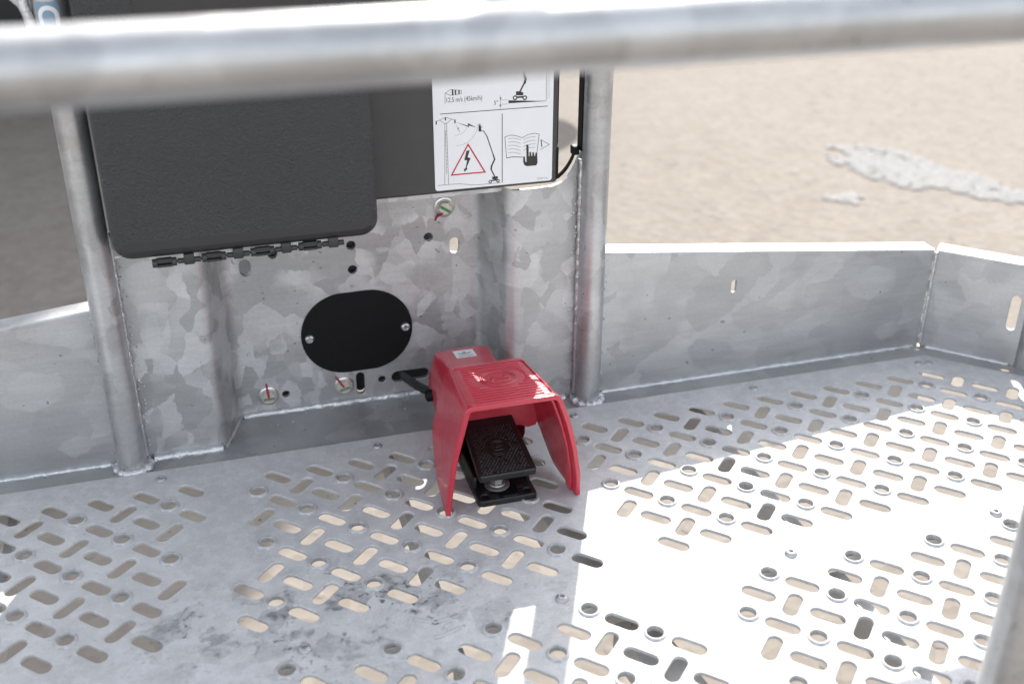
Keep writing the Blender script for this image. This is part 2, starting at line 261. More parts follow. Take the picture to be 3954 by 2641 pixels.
# floor sheet: dull zinc, worn and stained; stains keep to where feet stand
m = NT('floor_sheet')
A = m.noise(26, 6, 0.62); B = m.noise(7, 4, 0.5); F = m.noise(520, 2)
base = m.mix(m.ramp(A.outputs[0], 0.3, 0.7), c(0.41,0.412,0.415), c(0.57,0.572,0.575))
base = m.mix(m.ramp(B.outputs[0], 0.35, 0.7, c(0.0), c(0.5)), base, c(0.40,0.402,0.405))
base = m.mix(m.ramp(m.noise(95, 5, 0.7).outputs[0], 0.46, 0.62, c(0), c(0.30)), base, c(0.66,0.662,0.665))
base = m.mix(1.0, base, m.ramp(F.outputs[0], 0.3, 0.7, c(0.88), c(1.0)), 'MULTIPLY')
def around(cx, cy, rx, ry):
    d = m.n('ShaderNodeMapping', Vector=m.tc); d.vector_type = 'TEXTURE'; d.inputs['Location'].default_value = (cx*U,cy*U,0); d.inputs['Scale'].default_value = (rx*U,ry*U,1)
    return m.n('ShaderNodeTexGradient', Vector=d.outputs[0], gradient_type='SPHERICAL').outputs[1]
zone = m.math('MAXIMUM', around(1.0,-5.2,3.6,2.4), m.math('MULTIPLY', around(-1.4,-4.9,2.6,1.7), 0.8))
zone = m.math('MAXIMUM', zone, m.math('MULTIPLY', around(3.6,-6.0,3.2,1.3), 0.6))
blot = m.noise(30, 7, 0.68, dist=0.15); soft = m.noise(13, 5, 0.6)
wq = m.n('ShaderNodeVectorMath', operation='MULTIPLY_ADD'); m.put(m.noise(60, 3).outputs['Color'], wq.inputs[0]); wq.inputs[1].default_value = (0.008,)*3; m.put(m.tc, wq.inputs[2])
vor = m.n('ShaderNodeTexVoronoi', Vector=wq.outputs[0], Scale=46.0); vs_ = m.n('ShaderNodeSeparateColor', Color=vor.outputs['Color']).outputs[0]
flecks = m.math('MULTIPLY', m.ramp(m.noise(170, 2, 0.5).outputs[0], 0.60, 0.66), m.ramp(soft.outputs[0], 0.48, 0.58))
mot = m.ramp(m.noise(120, 4, 0.7).outputs[0], 0.35, 0.65, c(0.35), c(1.0))
st = m.math('ADD', m.math('MULTIPLY', m.math('MULTIPLY', m.ramp(blot.outputs[0], 0.53, 0.60), mot), 1.15), m.math('MULTIPLY', m.math('MULTIPLY', m.ramp(vs_, 0.78, 0.80), mot), 0.75))
st = m.math('MULTIPLY', zone, m.math('ADD', st, m.math('MULTIPLY', flecks, 1.2)))
st = m.math('ADD', st, m.math('MULTIPLY', flecks, 0.10))
base = m.mix(m.n('ShaderNodeClamp', Value=st).outputs[0], base, c(0.13,0.132,0.135))
fleck = m.ramp(m.noise(230, 2, 0.5).outputs[0], 0.70, 0.74); base = m.mix(m.math('MULTIPLY', fleck, 0.5), base, c(0.2,0.19,0.18))
scr = m.n('ShaderNodeTexNoise', Vector=m.n('ShaderNodeMapping', Vector=m.tc, Scale=(4,60,1), Rotation=(0,0,0.5)).outputs[0], Scale=9.0, Detail=3.0)
base = m.mix(m.ramp(scr.outputs[0], 0.66, 0.72, c(0), c(0.22)), base, c(0.75,0.76,0.77))
m.set('Base Color', base); m.set('Metallic', 0.12); m.set('Roughness', m.ramp(A.outputs[0], 0.3, 0.7, c(0.58), c(0.72)))
m.set('Normal', m.bump(m.math('ADD', F.outputs[0], m.noise(40, 4).outputs[0]), 0.16, 0.002)); G['floor'] = m.mat
# dusty gravel yard
m = NT('gravel_yard'); A = m.noise(0.9, 8, 0.6); B = m.noise(9, 8, 0.7); V = m.n('ShaderNodeTexVoronoi', Vector=m.tc, Scale=42.0); V2 = m.n('ShaderNodeSeparateColor', Color=V.outputs['Color']).outputs[0]
base = m.mix(m.ramp(B.outputs[0], 0.32, 0.68), c(0.178,0.156,0.134), c(0.222,0.199,0.175))
base = m.mix(m.ramp(A.outputs[0], 0.35, 0.65, c(0), c(0.6)), base, c(0.220,0.198,0.175))
base = m.mix(0.3, base, m.mix(V2, c(0.160,0.140,0.122), c(0.27,0.246,0.221)))
base = m.mix(m.ramp(m.noise(0.35, 5, 0.6).outputs[0], 0.4, 0.6, c(0), c(0.35)), base, c(0.180,0.160,0.140))
m.set('Base Color', base); m.set('Roughness', 0.95); m.set('Specular IOR Level', 0.1)
m.set('Normal', m.bump(m.math('ADD', V.outputs[0], B.outputs[0]), 0.35, 0.006)); G['ground'] = m.mat
G['stone'] = plain('white_gravel', (0.25,0.247,0.241), 0.9, 0, 0.3, 60, 0.25)
G['pebble'] = plain('sand_pebble', (0.245,0.221,0.196), 0.95, 0, 0.2, 90, 0.3, spec=0.1)

# ------------------------------------------------------------------ ground
GZ = -10.5
mb = MB(); mb.add([(-4000,-4000,GZ),(4000,-4000,GZ),(4000,6000,GZ),(-4000,6000,GZ)], [(0,1,2,3)])
props(mb.build('ground', G['ground'], org=(0,0,GZ)), 'pale sandy gravel yard under and behind the basket', kind='structure')

# ------------------------------------------------------------------ the basket
bk = thing('lift_basket', (2.53,1.8,-0.1), 'galvanised steel work platform basket with perforated floor and tubular rails', 'lift basket')
FR_Y = -13.3; BX0, BX1 = -13.7, 21.2
WY = 1.8; RY = 3.2
def sites():
    H, Vv, Cc = [], [], []
    for i in range(-9, 21):
        for j in range(-13, 1):
            if j == -6: pass
            elif i+j > 18.5: pass
            else:
                ok = (-9 <= i <= -3) or (i == -2 and j >= -1) or (i == -1 and j in (-4,-5)) or (0 <= i <= 6) or i >= 8
                if j <= -7: ok = (i <= -3) or (-0 <= i <= 6) or (i == 7 and j <= -8) or i >= 9
                if ok: H.append((i,j))
    for i in range(-10, 21):
        for j in range(-13, 0):
            x, y = i+.5, j+.5
            if x+y > 18.3 or j == -6: continue
            circ_ = (i+j) % 2 == 0
            if j >= -5:
                ok = x <= -3.5 or (x == -2.5 and j >= -4) or -0.5 <= x <= 5.5 or (x == 7.5 and j >= -4) or x >= 8.5
                if x == 6.5: ok = False
            else:
                ok = x <= -3.5 or -0.5 <= x <= 6.5 or x >= 8.5
                if j == -7: ok = ok and circ_
            if not ok: continue
            (Cc if circ_ else Vv).append((x,y))
    return H, Vv, Cc
Hs, Vs, Cs = sites()
SL, SR = 0.205, 0.152
holes = [slot(x,y,SL,SR,-math.pi/4) for x,y in Hs]+[slot(x,y,SL,SR,math.pi/4) for x,y in Vs]+[circ(x,y,0.225,20) for x,y in Cs]
FE = 1.08
outer = [(BX0+0.2,FR_Y),(BX1-0.2,FR_Y),(BX1-0.2,-1.35),(18.5,FE),(-13.2,FE),(BX0+0.2,0.6)]
mb = MB(); plate(mb, outer, holes, 0.07, 0.014, XY(0))
flo = mb.build('floor_plate', G['floor'], bk, org=(0,0,0)); props(flo, 'floor sheet perforated with diagonal slots and raised round holes')
rim = MB().lathe([(0.250,-0.004),(0.236,0.004),(0.222,0.018),(0.210,0.038),(0.198,0.046),(0.184,0.046),(0.172,0.038),(0.166,0.022),(0.164,-0.07)], 24).mesh('raised_rim', G['rim'], smooth=50)
for x,y in Cs: inst('raised_rim', rim, (x,y,0), flo)
# rivets that hold the floor down
rv = MB().lathe([(0.140,0.0),(0.135,0.022),(0.115,0.055),(0.085,0.075),(0.060,0.082),(0.052,0.076),(0.048,0.04),(0.0,0.038)], 24).mesh('rivet', G['rivet'], smooth=60)
rvs = MB().lathe([(0.120,0.0),(0.115,0.016),(0.095,0.038),(0.055,0.05),(0.045,0.046),(0.04,0.025),(0.0,0.025)], 20).mesh('rivet_small', G['rivet'], smooth=60)
for k in range(-2,4):
    inst('rivet', rvs, (2.52+5.2*k-0.02*k, 0.68, 0), flo)
for k in range(-1,4): inst('rivet', rv, (-0.11+5.19*k, -6.03, 0), flo)
inst('rivet', rvs, (18.35, 0.62, 0), flo)
# stamped marks in the sheet
def mark(x, y, L, a, w=0.035):
    b = MB(); outl = slot(x,y,L,w,a,5); plate(b, grow(outl,0.03), [outl], 0.02, 0.0, XY(0.012), back=False)
    o = b.build('stamped_mark', G['floor'], flo); return o
for (x,y,L,a) in ((1.98,-5.88,0.17,1.25),(2.3,-5.9,0.2,-0.55),(2.68,-5.95,0.24,0.25),(2.62,-6.35,0.24,0.25),(2.66,-6.15,0.08,0.5)): mark(x,y,L,a)

# frame plate under the uprights
fp = [(-13.9,0.9),(18.2,0.9),(20.95,-1.6),(20.95,-13.3),(21.5,-13.3),(21.5,-0.5),(19.05,2.0),(6.4,2.0),(6.0,3.4),(-0.8,3.4),(-1.25,2.0),(-13.9,2.0)]
mb = MB(); plate(mb, fp, [circ(18.70,1.66,0.13,14), circ(20.33,-0.16,0.17,16)], 0.1, 0.0, XY(-0.09)); mb.build('frame_plate', G['plate'], bk)

# back wall: side leaves, folds and the recessed middle sheet
def leaf(x0, x1, top, right=False):
    return x0, x1
H_TOP = 5.94
mb = MB(); plate(mb, [(-3.15,-0.09),(-1.38,-0.09),(-1.38,5.22),(-3.15,5.22)], [], 0.14, 0.0, XZ(WY)); mb.build('wall_leaf', G['wall'], bk, org=(0,WY,0))
cut = [(6.54,-0.09),(8.15,-0.09),(8.15,6.80),(8.07,6.72),(8.0,6.6),(7.94,6.44),(7.85,6.27),(7.74,6.12),(7.6,6.01),(7.42,5.94),(7.2,5.91),(7.0,5.90),(6.54,5.90)]
mb = MB(); plate(mb, cut, [], 0.11, 0.0, XZ(WY)); mb.build('wall_leaf', G['wall'], bk, org=(0,WY,0))
def fold(xa, xb, sgn, t=0.10):
    # xa front edge (at WY) -> xb back edge (at RY), rounded at both bends, real sheet thickness behind
    P = [Vector((xa-sgn*0.32,WY)), Vector((xa,WY)), Vector((xb,RY)), Vector((xb+sgn*0.32,RY))]; r = 0.26; pts = [P[0]]
    for k in (1,2):
        a = (P[k-1]-P[k]).normalized()*r; b = (P[k+1]-P[k]).normalized()*r
        for q in range(9):
            u = q/8; pts.append((P[k]+a)*(1-u)**2+P[k]*2*u*(1-u)+(P[k]+b)*u*u)
    pts.append(P[3])
    if sgn < 0: pts = pts[::-1]
    back = []
    for i in range(len(pts)):
        d = (pts[min(i+1,len(pts)-1)]-pts[max(i-1,0)]).normalized(); back.append(pts[i]+Vector((-d.y,d.x))*t)
    ring = pts+back[::-1]; n = len(ring); mb = MB(); mb.add([(p.x,p.y,z) for z in (-0.09,H_TOP-0.03) for p in ring], [(k,(k+1)%n,n+(k+1)%n,n+k) for k in range(n)])
    return mb.build('wall_fold', G['wall'], bk, org=(0,WY,0), smooth=40)
fold(-1.06,-0.63,1); fold(6.22,5.82,-1)
wh = [circ(2.54,4.37,.115), circ(2.54,3.71,.115), circ(4.52,4.37,.115), circ(0.60,4.36,.115), circ(0.58,0.40,.10), circ(3.13,0.45,.10),
      slot(5.20,4.07,.085,.13,math.pi/2), slot(-0.09,4.07,.085,.13,math.pi/2), slot(3.90,0.47,.36,.155,0.0), circ(2.55,1.95,0.75,32), slot(2.55,0.42,.22,.11,math.pi/2)]
mb = MB(); plate(mb, [(-0.31,-0.09),(5.50,-0.09),(5.50,H_TOP-0.02),(-0.31,H_TOP-0.02)], wh, 0.13, 0.014, XZ(RY), ob=False); mid = mb.build('wall_sheet', G['wall'], bk, org=(0,WY,0))
# lip that closes the recess at the top
mb = MB(); plate(mb, [(-1.0,3.25),(5.85,3.25),(6.08,2.3),(6.08,1.86),(6.05,1.77),(5.97,1.74),(-1.0,1.74)], [], 0.11, 0.012, XY(6.055)); mb.build('wall_lip', G['wall'], bk)
# dark mounting bracket of the arm behind the sheet
mb = MB().rbox((0.3,3.45,0.1),(4.75,5.2,4.75),0.1,2); mb.build('mount_bracket', G['dark'], bk)
MB().rbox((-1.3,5.35,1.5),(1.5,6.6,9.5),0.1,2).build('sun_block', G['under'], bk)  # added box, keeps the sun from leaking through the left oblong hole

def bead(path, r, name='weld_bead', n=9, jit=0.16, step=0.13):
    pts = []
    for a,b in zip(path[:-1], path[1:]):
        a = Vector(a); b = Vector(b); k = max(2,int((b-a).length/step))
        pts += [a+(b-a)*i/k for i in range(k)]
    pts.append(Vector(path[-1])); pts = [p+Vector((rnd(-1,1),rnd(-1,1),rnd(-1,1)))*r*0.12 for p in pts]
    rr = [r*(1+0.16*math.sin(i*1.9)+rnd(-0.12,0.12)) for i in range(len(pts))]
    return MB().tube(pts, rr, n, True, jit*0.4).build(name, G['weld'], bk, smooth=70)
zb = -0.08
bead([(-13.5,WY-0.02,zb),(-3.75,WY-0.02,zb)], 0.07); bead([(-2.8,WY-0.04,zb),(-1.15,WY-0.04,zb)], 0.135)
bead([(-0.55,RY-0.03,zb),(1.2,RY-0.03,zb),(3.0,RY-0.03,zb),(5.7,RY-0.03,zb)], 0.11); bead([(-1.08,WY,zb),(-0.62,RY-0.05,zb)], 0.05); bead([(6.2,WY,zb),(5.8,RY-0.05,zb)], 0.05)
bead([(6.3,WY-0.03,zb),(7.8,WY-0.03,zb)], 0.09); bead([(8.85,WY-0.02,zb),(18.6,WY-0.02,zb)], 0.07); bead([(18.95,1.63,zb),(20.55,0.03,zb)], 0.06)

# spatter left along the seams
mb = MB()
for (x,y,z0,z1,n_) in ((-3.64,1.78,0.1,4.0,46),(-2.86,1.78,0.1,5.2,50),(7.93,1.78,0.1,6.4,60),(8.8,1.78,0.1,3.9,26)):
    for k in range(n_):
        r = rnd(0.010,0.034); mb.lathe([(r,0.0),(r*0.8,r*0.55),(r*0.3,r*0.85),(0,r*0.9)], 7, (x+random.gauss(0,0.05),WY-0.001,rnd(z0,z1)), 'Y')
for k in range(22):
    r = rnd(0.010,0.022); mb.lathe([(r,0.0),(r*0.8,r*0.5),(0,r*0.8)], 7, (rnd(-0.3,5.6),RY-0.15-abs(random.gauss(0,0.5)),-0.09))
props(mb.build('weld_spatter', G['weld'], bk, smooth=60), kind='stuff')
# toe boards with an outward flange
def toe(p0, p1, h0, h1, n_out, holes=(), name='toe_board'):
    p0 = Vector((*p0,0)); p1 = Vector((*p1,0)); d = (p1-p0); L = d.length; d.normalize(); o = Vector((*n_out,0)); b0 = -0.09
    mb = MB(); xf = lambda u,v,w: p0+d*u+Vector((0,0,v))+o*(-w)
    hh = lambda u: h0+(h1-h0)*u/L
    plate(mb, [(0,b0),(L,b0),(L,h1-0.04),(0,h0-0.04)], list(holes), 0.09, 0.012, xf)
    # flange, with a rolled inner edge
    prof = [(0.0,-0.045),(0.004,-0.02),(0.02,-0.004),(0.05,0.0),(0.56,0.0),(0.585,-0.012),(0.59,-0.04),(0.585,-0.16),(0.50,-0.16),(0.50,-0.085),(0.10,-0.085)]
    vs = []; n = len(prof)
    for u in (0.0, L):
        for w_, v_ in prof: vs.append(p0+d*u+o*w_+Vector((0,0,hh(u)+v_)))
    mb.add(vs, [(k,(k+1)%n,n+(k+1)%n,n+k) for k in range(n)]+[tuple(range(n)), tuple(range(2*n-1,n-1,-1))])
    return mb.build(name, G['toe'], bk)
toe((8.45,WY),(18.8,WY),4.05,2.95,(0,1),[slot(4.12,2.60,0.11,0.075,math.pi/2)])
toe((18.83,1.77),(20.75,-0.15),2.95,2.95,(0.7071,0.7071),[slot(2.30,1.50,0.40,0.13,math.pi/2)])
toe((-3.35,WY),(-13.7,WY),4.07,2.95,(0,1))
toe((21.05,-0.5),(21.05,-12.2),2.95,2.95,(1,0))
toe((BX0,0.9),(BX0,-12.2),2.95,2.95,(-1,0))
bead([(18.81,1.74,0.0),(18.81,1.74,2.9)], 0.05)

# uprights and rails
PR = 0.335; PY = 1.52
def post(x, y, z0, z1, name='post'):
    k = 14; o = MB().tube([(x,y,z0+(z1-z0)*i/k) for i in range(k+1)], PR, 32).build(name, G['tube'], bk, org=(x,y,z0), smooth=60); return o
TOP = 27.0
p1 = post(-3.29,PY,-0.09,TOP); p2 = post(8.35,PY,-0.09,TOP); post(20.98,-0.2,-0.09,TOP); post(-15.9+2.2,-0.2,-0.09,TOP)
post(9.42,-13.05,-0.09,TOP); post(-6.2,-13.0,-0.09,TOP)
for x in (-3.29, 8.35):
    bead([(x+0.37*math.cos(a), PY+0.37*math.sin(a), -0.06) for a in [2*math.pi*k/22 for k in range(23)]], 0.12, step=0.09)
def seam(x, y, z0, z1, r=0.055): bead([(x,y,z0),(x,y,z1)], r, n=7, step=0.10)
seam(-3.60,1.70,0.1,3.9); seam(-2.97,1.68,0.1,5.9); seam(8.05,1.70,0.1,6.6,0.07); seam(8.67,1.70,0.1,3.9)
def rail(pts, name='rail', r=PR):
    q = [Vector(a)+(Vector(b)-Vector(a))*i/24 for a,b in zip(pts[:-1],pts[1:]) for i in range(24)]+[Vector(pts[-1])]
    return MB().tube(q, r, 40).build(name, G['tube'], bk, smooth=60)
rail([(-6.2,-13.0,12.8),(9.55,-12.98,12.8)])                      # near rail, in front of the lens
rail([(8.55,PY,10.75),(18.6,PY,10.75),(20.98,-0.2,10.75)])
rail([(-3.5,PY,10.75+1.0),(-12.0,PY,11.75)])
rail([(-13.7,PY,TOP),(18.6,PY,TOP),(20.98,-0.2,TOP)]); rail([(-6.2,-13.0,TOP),(9.55,-13.0,TOP)])

# gusset and safety decal on the left upright
mb = MB(); plate(mb, [(-3.5,9.3),(-3.66,9.9),(-3.79,10.33),(-3.80,10.55),(-3.88,10.78),(-4.15,11.1),(-4.6,11.5),(-4.6,12.2),(-3.45,12.2)], [], 0.13, 0.02, XZ(1.50)); mb.build('gusset', G['wall'], bk)
mb = MB().tube([(-3.70,1.42,10.0),(-3.68,1.40,10.5),(-3.76,1.40,10.85),(-3.72,1.42,11.2)],[0.07,0.10,0.09,0.07],10,True,0.2); mb.build('weld_bead', G['weld'], bk, smooth=70)
def cyl(u, v, rr): # wrap (u, v) round the upright: u = arc from its front
    a = u/PR; return (-3.29+math.sin(a)*rr, PY-math.cos(a)*rr, v)
def wrap(mb, loops, rr, cuts=14):
    bm = bmesh.new(); V, T = fill(loops); vs = [bm.verts.new((x,y,0)) for x,y in V]
    for t in T:
        try: bm.faces.new([vs[i] for i in t])
        except ValueError: pass
    xs = [q[0] for q in V]; a, b = min(xs), max(xs)
    for k in range(1,cuts):
        x = a+(b-a)*k/cuts; bmesh.ops.bisect_plane(bm, geom=bm.verts[:]+bm.edges[:]+bm.faces[:], plane_co=(x,0,0), plane_no=(1,0,0))
    bm.verts.index_update(); mb.add([cyl(v.co.x,v.co.y,rr) for v in bm.verts], [[v.index for v in f.verts] for f in bm.faces]); bm.free(); return mb
dz = 10.2
de = wrap(MB(), [rrect(-0.26,dz-0.7,0.20,dz+0.72,0.06)], PR+0.006).build('anchor_decal', G['blue'], bk, smooth=40); props(de, 'blue safety decal printed with a white snap hook')
def ribbon(pts, w):
    L, Rr = [], []
    for i,p in enumerate(pts):
        t = (Vector(pts[min(i+1,len(pts)-1)])-Vector(pts[max(i-1,0)])).normalized(); n = Vector((-t.y,t.x))*w/2
        L.append((p[0]+n.x,p[1]+n.y)); Rr.append((p[0]-n.x,p[1]-n.y))
    return L+Rr[::-1]
hook = [(-0.165,dz+0.30),(-0.185,dz+0.42)]+[(-0.025+0.16*math.cos(a), dz+0.44+0.165*math.sin(a)) for a in [math.radians(175-175*k/14) for k in range(15)]]+[(0.135,dz+0.2),(0.125,dz-0.35),(0.05,dz-0.5),(-0.06,dz-0.42)]
mb = wrap(MB(), [ribbon(hook,0.085)], PR+0.010); wrap(mb, [ribbon([(-0.165,dz+0.29),(-0.06,dz-0.42)],0.07)], PR+0.010); wrap(mb, [ribbon([(0.055,dz+0.27),(-0.05,dz-0.05)],0.075)], PR+0.010)
mb.build('decal_print', G['label'], de, smooth=40)

# small bolts with torque-paint marks on the recessed sheet
def wall_bolt(x, z, g_ang, r_pts, mat, gm='greymark'):
    o = MB(); o.lathe([(0.265,0.0),(0.265,0.03),(0.25,0.04),(0.0,0.04)], 28, (x,RY-0.001,z), 'Y')
    w_ = o.build('bolt', G['bolt'], mid, smooth=40)
    hd = MB(); hd.lathe([(0.185,0.04),(0.185,0.135),(0.165,0.155),(0.0,0.158)], 6, (x,RY-0.001,z), 'Y'); hd.lathe([(0.215,0.04),(0.205,0.06),(0.0,0.061)], 28, (x,RY-0.001,z), 'Y')
    b2 = hd.build('bolt', mat, mid)
    ca, sa = math.cos(g_ang), math.sin(g_ang)
    g = MB(); plate(g, [(x+ca*u-sa*v, z+sa*u+ca*v-0.02) for u,v in rrect(-0.15,-0.035,0.15,0.035,0.03)], [], 0.01, 0, XZ(RY-0.172)); g.build('paint_mark', G[gm], mid)
    MB().tube([(x+a, RY-d, z+b) for a,b,d in r_pts], [0.02,0.032,0.028,0.018], 8).build('paint_mark', G['redmark'], mid, smooth=60)
wall_bolt(4.95,5.15,-0.6,[(-0.08,-0.10,0.18),(-0.12,-0.14,0.16),(-0.2,-0.22,0.06),(-0.24,-0.34,0.02)], G['bolttan'], 'green')
wall_bolt(0.13,0.43,0.03,[(0.0,0.02,0.18),(-0.01,0.12,0.17),(-0.02,0.24,0.06),(-0.03,0.37,0.02)], G['bolttan'])
wall_bolt(2.11,0.42,0.25,[(-0.03,0.05,0.18),(-0.09,0.14,0.17),(-0.17,0.24,0.06),(-0.22,0.30,0.02)], G['bolttan'])
# oval cover plate
cv = MB(); ov = []
for k in range(48):
    a = 2*math.pi*k/48; ov.append((2.55+(0.31 if math.cos(a) > 0 else -0.31)+1.14*math.cos(a), 1.97+1.14*math.sin(a)))
plate(cv, ov, [], 0.05, 0.015, XZ(RY-0.055)); cvo = cv.build('cover_plate', G['black'], bk); props(cvo, 'black oval cover plate held by two screws')
plate(MB(), slot(2.55,0.6,0.32,0.125,math.pi/2), [], 0.03, 0.0, XZ(RY+0.10)).build('cover_tail', G['black'], cvo)
for x,z in ((1.31,1.95),(3.81,1.96)):
    s_ = MB().lathe([(0.125,0.0),(0.12,0.03),(0.10,0.06),(0.075,0.075),(0.07,0.072)], 20, (x,RY-0.055,z), 'Y'); s_.lathe([(0.07,0.072),(0.055,0.045),(0.0,0.045)], 6, (x,RY-0.055,z), 'Y'); s_.build('screw', G['bolt'], cvo, smooth=40)

# frame under the floor
def beam(pts, w, h, z, name='floor_beam'):
    a = Vector((*pts[0],0)); b = Vector((*pts[1],0)); d = (b-a).normalized(); n = Vector((-d.y,d.x,0))*w/2
    mb = MB(); vs = [p+s_*n+Vector((0,0,zz)) for zz in (z-h,z) for p in (a,b) for s_ in (-1,1)]
    mb.add(vs, [(0,1,3,2),(4,6,7,5),(0,4,5,1),(2,3,7,6),(0,2,6,4),(1,5,7,3)]); return mb.build(name, G['under'], bk)
beam([(-13.5,1.35),(18.6,1.35)], 0.5, 1.85, -0.2); beam([(-13.5,-6.05),(20.9,-6.05)], 0.62, 0.24, -0.09)
for x, ww in ((-6.0,0.2),(2.80,0.2),(11.2,0.3)): beam([(x,-12),(x,-6.4)], ww, 0.75, -0.40); beam([(x,-5.7),(x,1.05)], ww, 0.75, -0.40)
beam([(6.45,-5.7),(5.95,1.0)], 0.85, 0.9, -0.55); beam([(7.2,-12),(6.5,-6.4)], 0.85, 0.9, -0.55)

# ------------------------------------------------------------------ dark cover panel with the warning label
pn = thing('control_cover', (5.0,1.8,6.1), 'dark grey powder coated panel with a warning label, right of the document box', 'panel')
mb = MB(); plate(mb, rrect(1.6,6.13,7.37,13.5,0.09), [], 0.5, 0.035, XZ(1.5)); mb.build('cover_sheet', G['panel'], pn, smooth=35)
mb = MB().rbox((7.30,1.52,7.06),(7.385,1.95,13.4),0.03,2).rbox((7.29,1.50,6.2),(7.40,1.9,7.0),0.03,2); mb.build('edge_seal', G['black'], pn, smooth=50)
MB().box((6.1,2.002,6.075),(7.34,2.06,6.6)).build('streak_block', G['panel'], pn)  # added strip, stops the sun streak between panel bottom and leaf edge
mb = MB().box((8.0,1.62,6.80),(8.10,1.90,13.5)); mb.build('side_edge', G['black'], pn)
arc = [(7.36,6.10),(7.49,6.15),(7.60,6.24),(7.70,6.35),(7.79,6.49),(7.85,6.61),(7.88,6.70)]
mb = MB(); plate(mb, [(x-0.04,z+0.07) for x,z in arc]+arc[::-1], [], 0.05, 0.0, XZ(1.72)); mb.build('edge_trim', G['black'], pn)
mb = MB().rbox((7.83,1.72,6.68),(8.0,1.95,6.90),0.03,2); mb.build('clip', G['black'], pn)
SX, SZ = 5.8, 7.6
SXZ = lambda y: (lambda u,v,w: (SX+u, y-w, SZ+v))
lb = MB(); plate(lb, rrect(-1.435,-1.402,1.425,2.7,0.07), [], 0.008, 0.0, SXZ(1.488)); lab = lb.build('warning_label', G['label'], pn); props(lab, 'white warning label with boom lift pictograms and a red triangle')
def stroke(mb, pts, w, y):
    for a,b in zip(pts[:-1],pts[1:]):
        a = Vector(a); b = Vector(b); d = (b-a).normalized(); n = Vector((-d.y,d.x))*w/2; e = d*w*0.3
        q = [a-n-e, b-n+e, b+n+e, a+n-e]; mb.add([(SX+p.x,y,SZ+p.y) for p in q], [(0,1,2,3)])
IY = 1.4855
ink = MB()
for k,(wd,pts) in enumerate(SIGN_LINES): stroke(ink, pts, wd*1.25, IY-0.0004*(k%3))
for pts in SIGN_POLYS:
    V, T = fill([pts]); ink.add([(SX+u,IY-0.0015,SZ+v) for u,v in V], T)
for x,z,a,b in SIGN_RINGS:
    V, T = fill([circ(x,z,a,24),circ(x,z,b,24)]); ink.add([(SX+u,IY-0.0016,SZ+v) for u,v in V], T)
ink.build('label_print', G['ink'], lab)
def text(body, x, z, width, height, mat, y=IY):
    cu = bpy.data.curves.new('t','FONT'); cu.body = body; cu.size = 1.0; to = bpy.data.objects.new('t',cu); col.objects.link(to)
    dg = bpy.context.evaluated_depsgraph_get(); me = bpy.data.meshes.new_from_object(to.evaluated_get(dg)); bpy.data.objects.remove(to)
    V = np.array([v.co[:2] for v in me.vertices]); lo, hi = V.min(0), V.max(0)
    sx = width/(hi[0]-lo[0]); sz = height/(hi[1]-lo[1])
    b = MB().add([(SX+x+(q[0]-lo[0])*sx, y, SZ+z+(q[1]-lo[1])*sz) for q in V], [tuple(p.vertices) for p in me.polygons]); bpy.data.meshes.remove(me)
    return b.build('label_text', mat, lab)
text('12.5 m/s (45km/h)', -1.115, 0.635, 0.83, 0.145, G['ink']); text('5\u00b0', -0.005, 0.535, 0.095, 0.10, G['ink']); text('52767116', 1.055, -1.352, 0.26, 0.045, G['grey_ink'])
tri = MB(); t_in = [((p[0]-0.0)*0.0+ (p[0]+(sum(q[0] for q in SIGN_TRI)/3-p[0])*0.13), p[1]+(sum(q[1] for q in SIGN_TRI)/3-p[1])*0.13) for p in SIGN_TRI]
V, T = fill([SIGN_TRI, t_in]); tri.add([(SX+u,IY-0.001,SZ+v) for u,v in V], T); tri.build('red_triangle', G['red_ink'], lab)

# ------------------------------------------------------------------ document box
db = thing('document_box', (0,1.4,5.6), 'black grained plastic document box hanging beside the left post', 'storage box')
BXL, BXR, BF, BB, BZ, BT = -2.86, 2.86, 0.50, 1.42, 5.60, 13.5
def rr_loop(inset, r): return rrect(BXL+inset, BZ+inset, BXR-inset, BT-inset, max(r-inset,0.08), 8)
mb = MB(); secs = [(1.65,0.0,0),(0.32,0.0,0),(0.18,0.02,0),(0.09,0.07,0),(0.035,0.14,0),(0.0,0.24,0)]
loops = [rr_loop(i,0.42) for _,i,_ in secs]; n = len(loops[0]); vs = [(u,BF+d,v) for (d,i,_),L in zip(secs,loops) for u,v in L]
mb.add(vs, [(j*n+k, j*n+(k+1)%n, (j+1)*n+(k+1)%n, (j+1)*n+k) for j in range(len(secs)-1) for k in range(n)])
rec = rrect(-1.72,10.05,1.72,12.6,0.16,8); zc = BZ+0.44; Lp = loops[-1]; xl, xr = min(p[0] for p in Lp), max(p[0] for p in Lp)
mb.m = [1 if sum(mb.v[i].z for i in f)/len(f) < BZ+0.3 else 0 for f in mb.f]
V, T = fill([[p for p in Lp if p[1] > zc]+[(xl,zc),(xr,zc)], rec]); mb.add([(u,BF,v) for u,v in V], T, 0)
V, T = fill([[(xl,zc)]+[p for p in Lp if p[1] < zc]+[(xr,zc)]]); mb.add([(u,BF,v) for u,v in V], T, 1)
mb.build('lid', [G['grain'],G['boxsmooth']], db, smooth=50)
mb = MB(); plate(mb, grow(rec,0.02), [], 0.03, 0.0, XZ(BF+0.02)); mb.build('lid_recess', G['boxsmooth'], db)
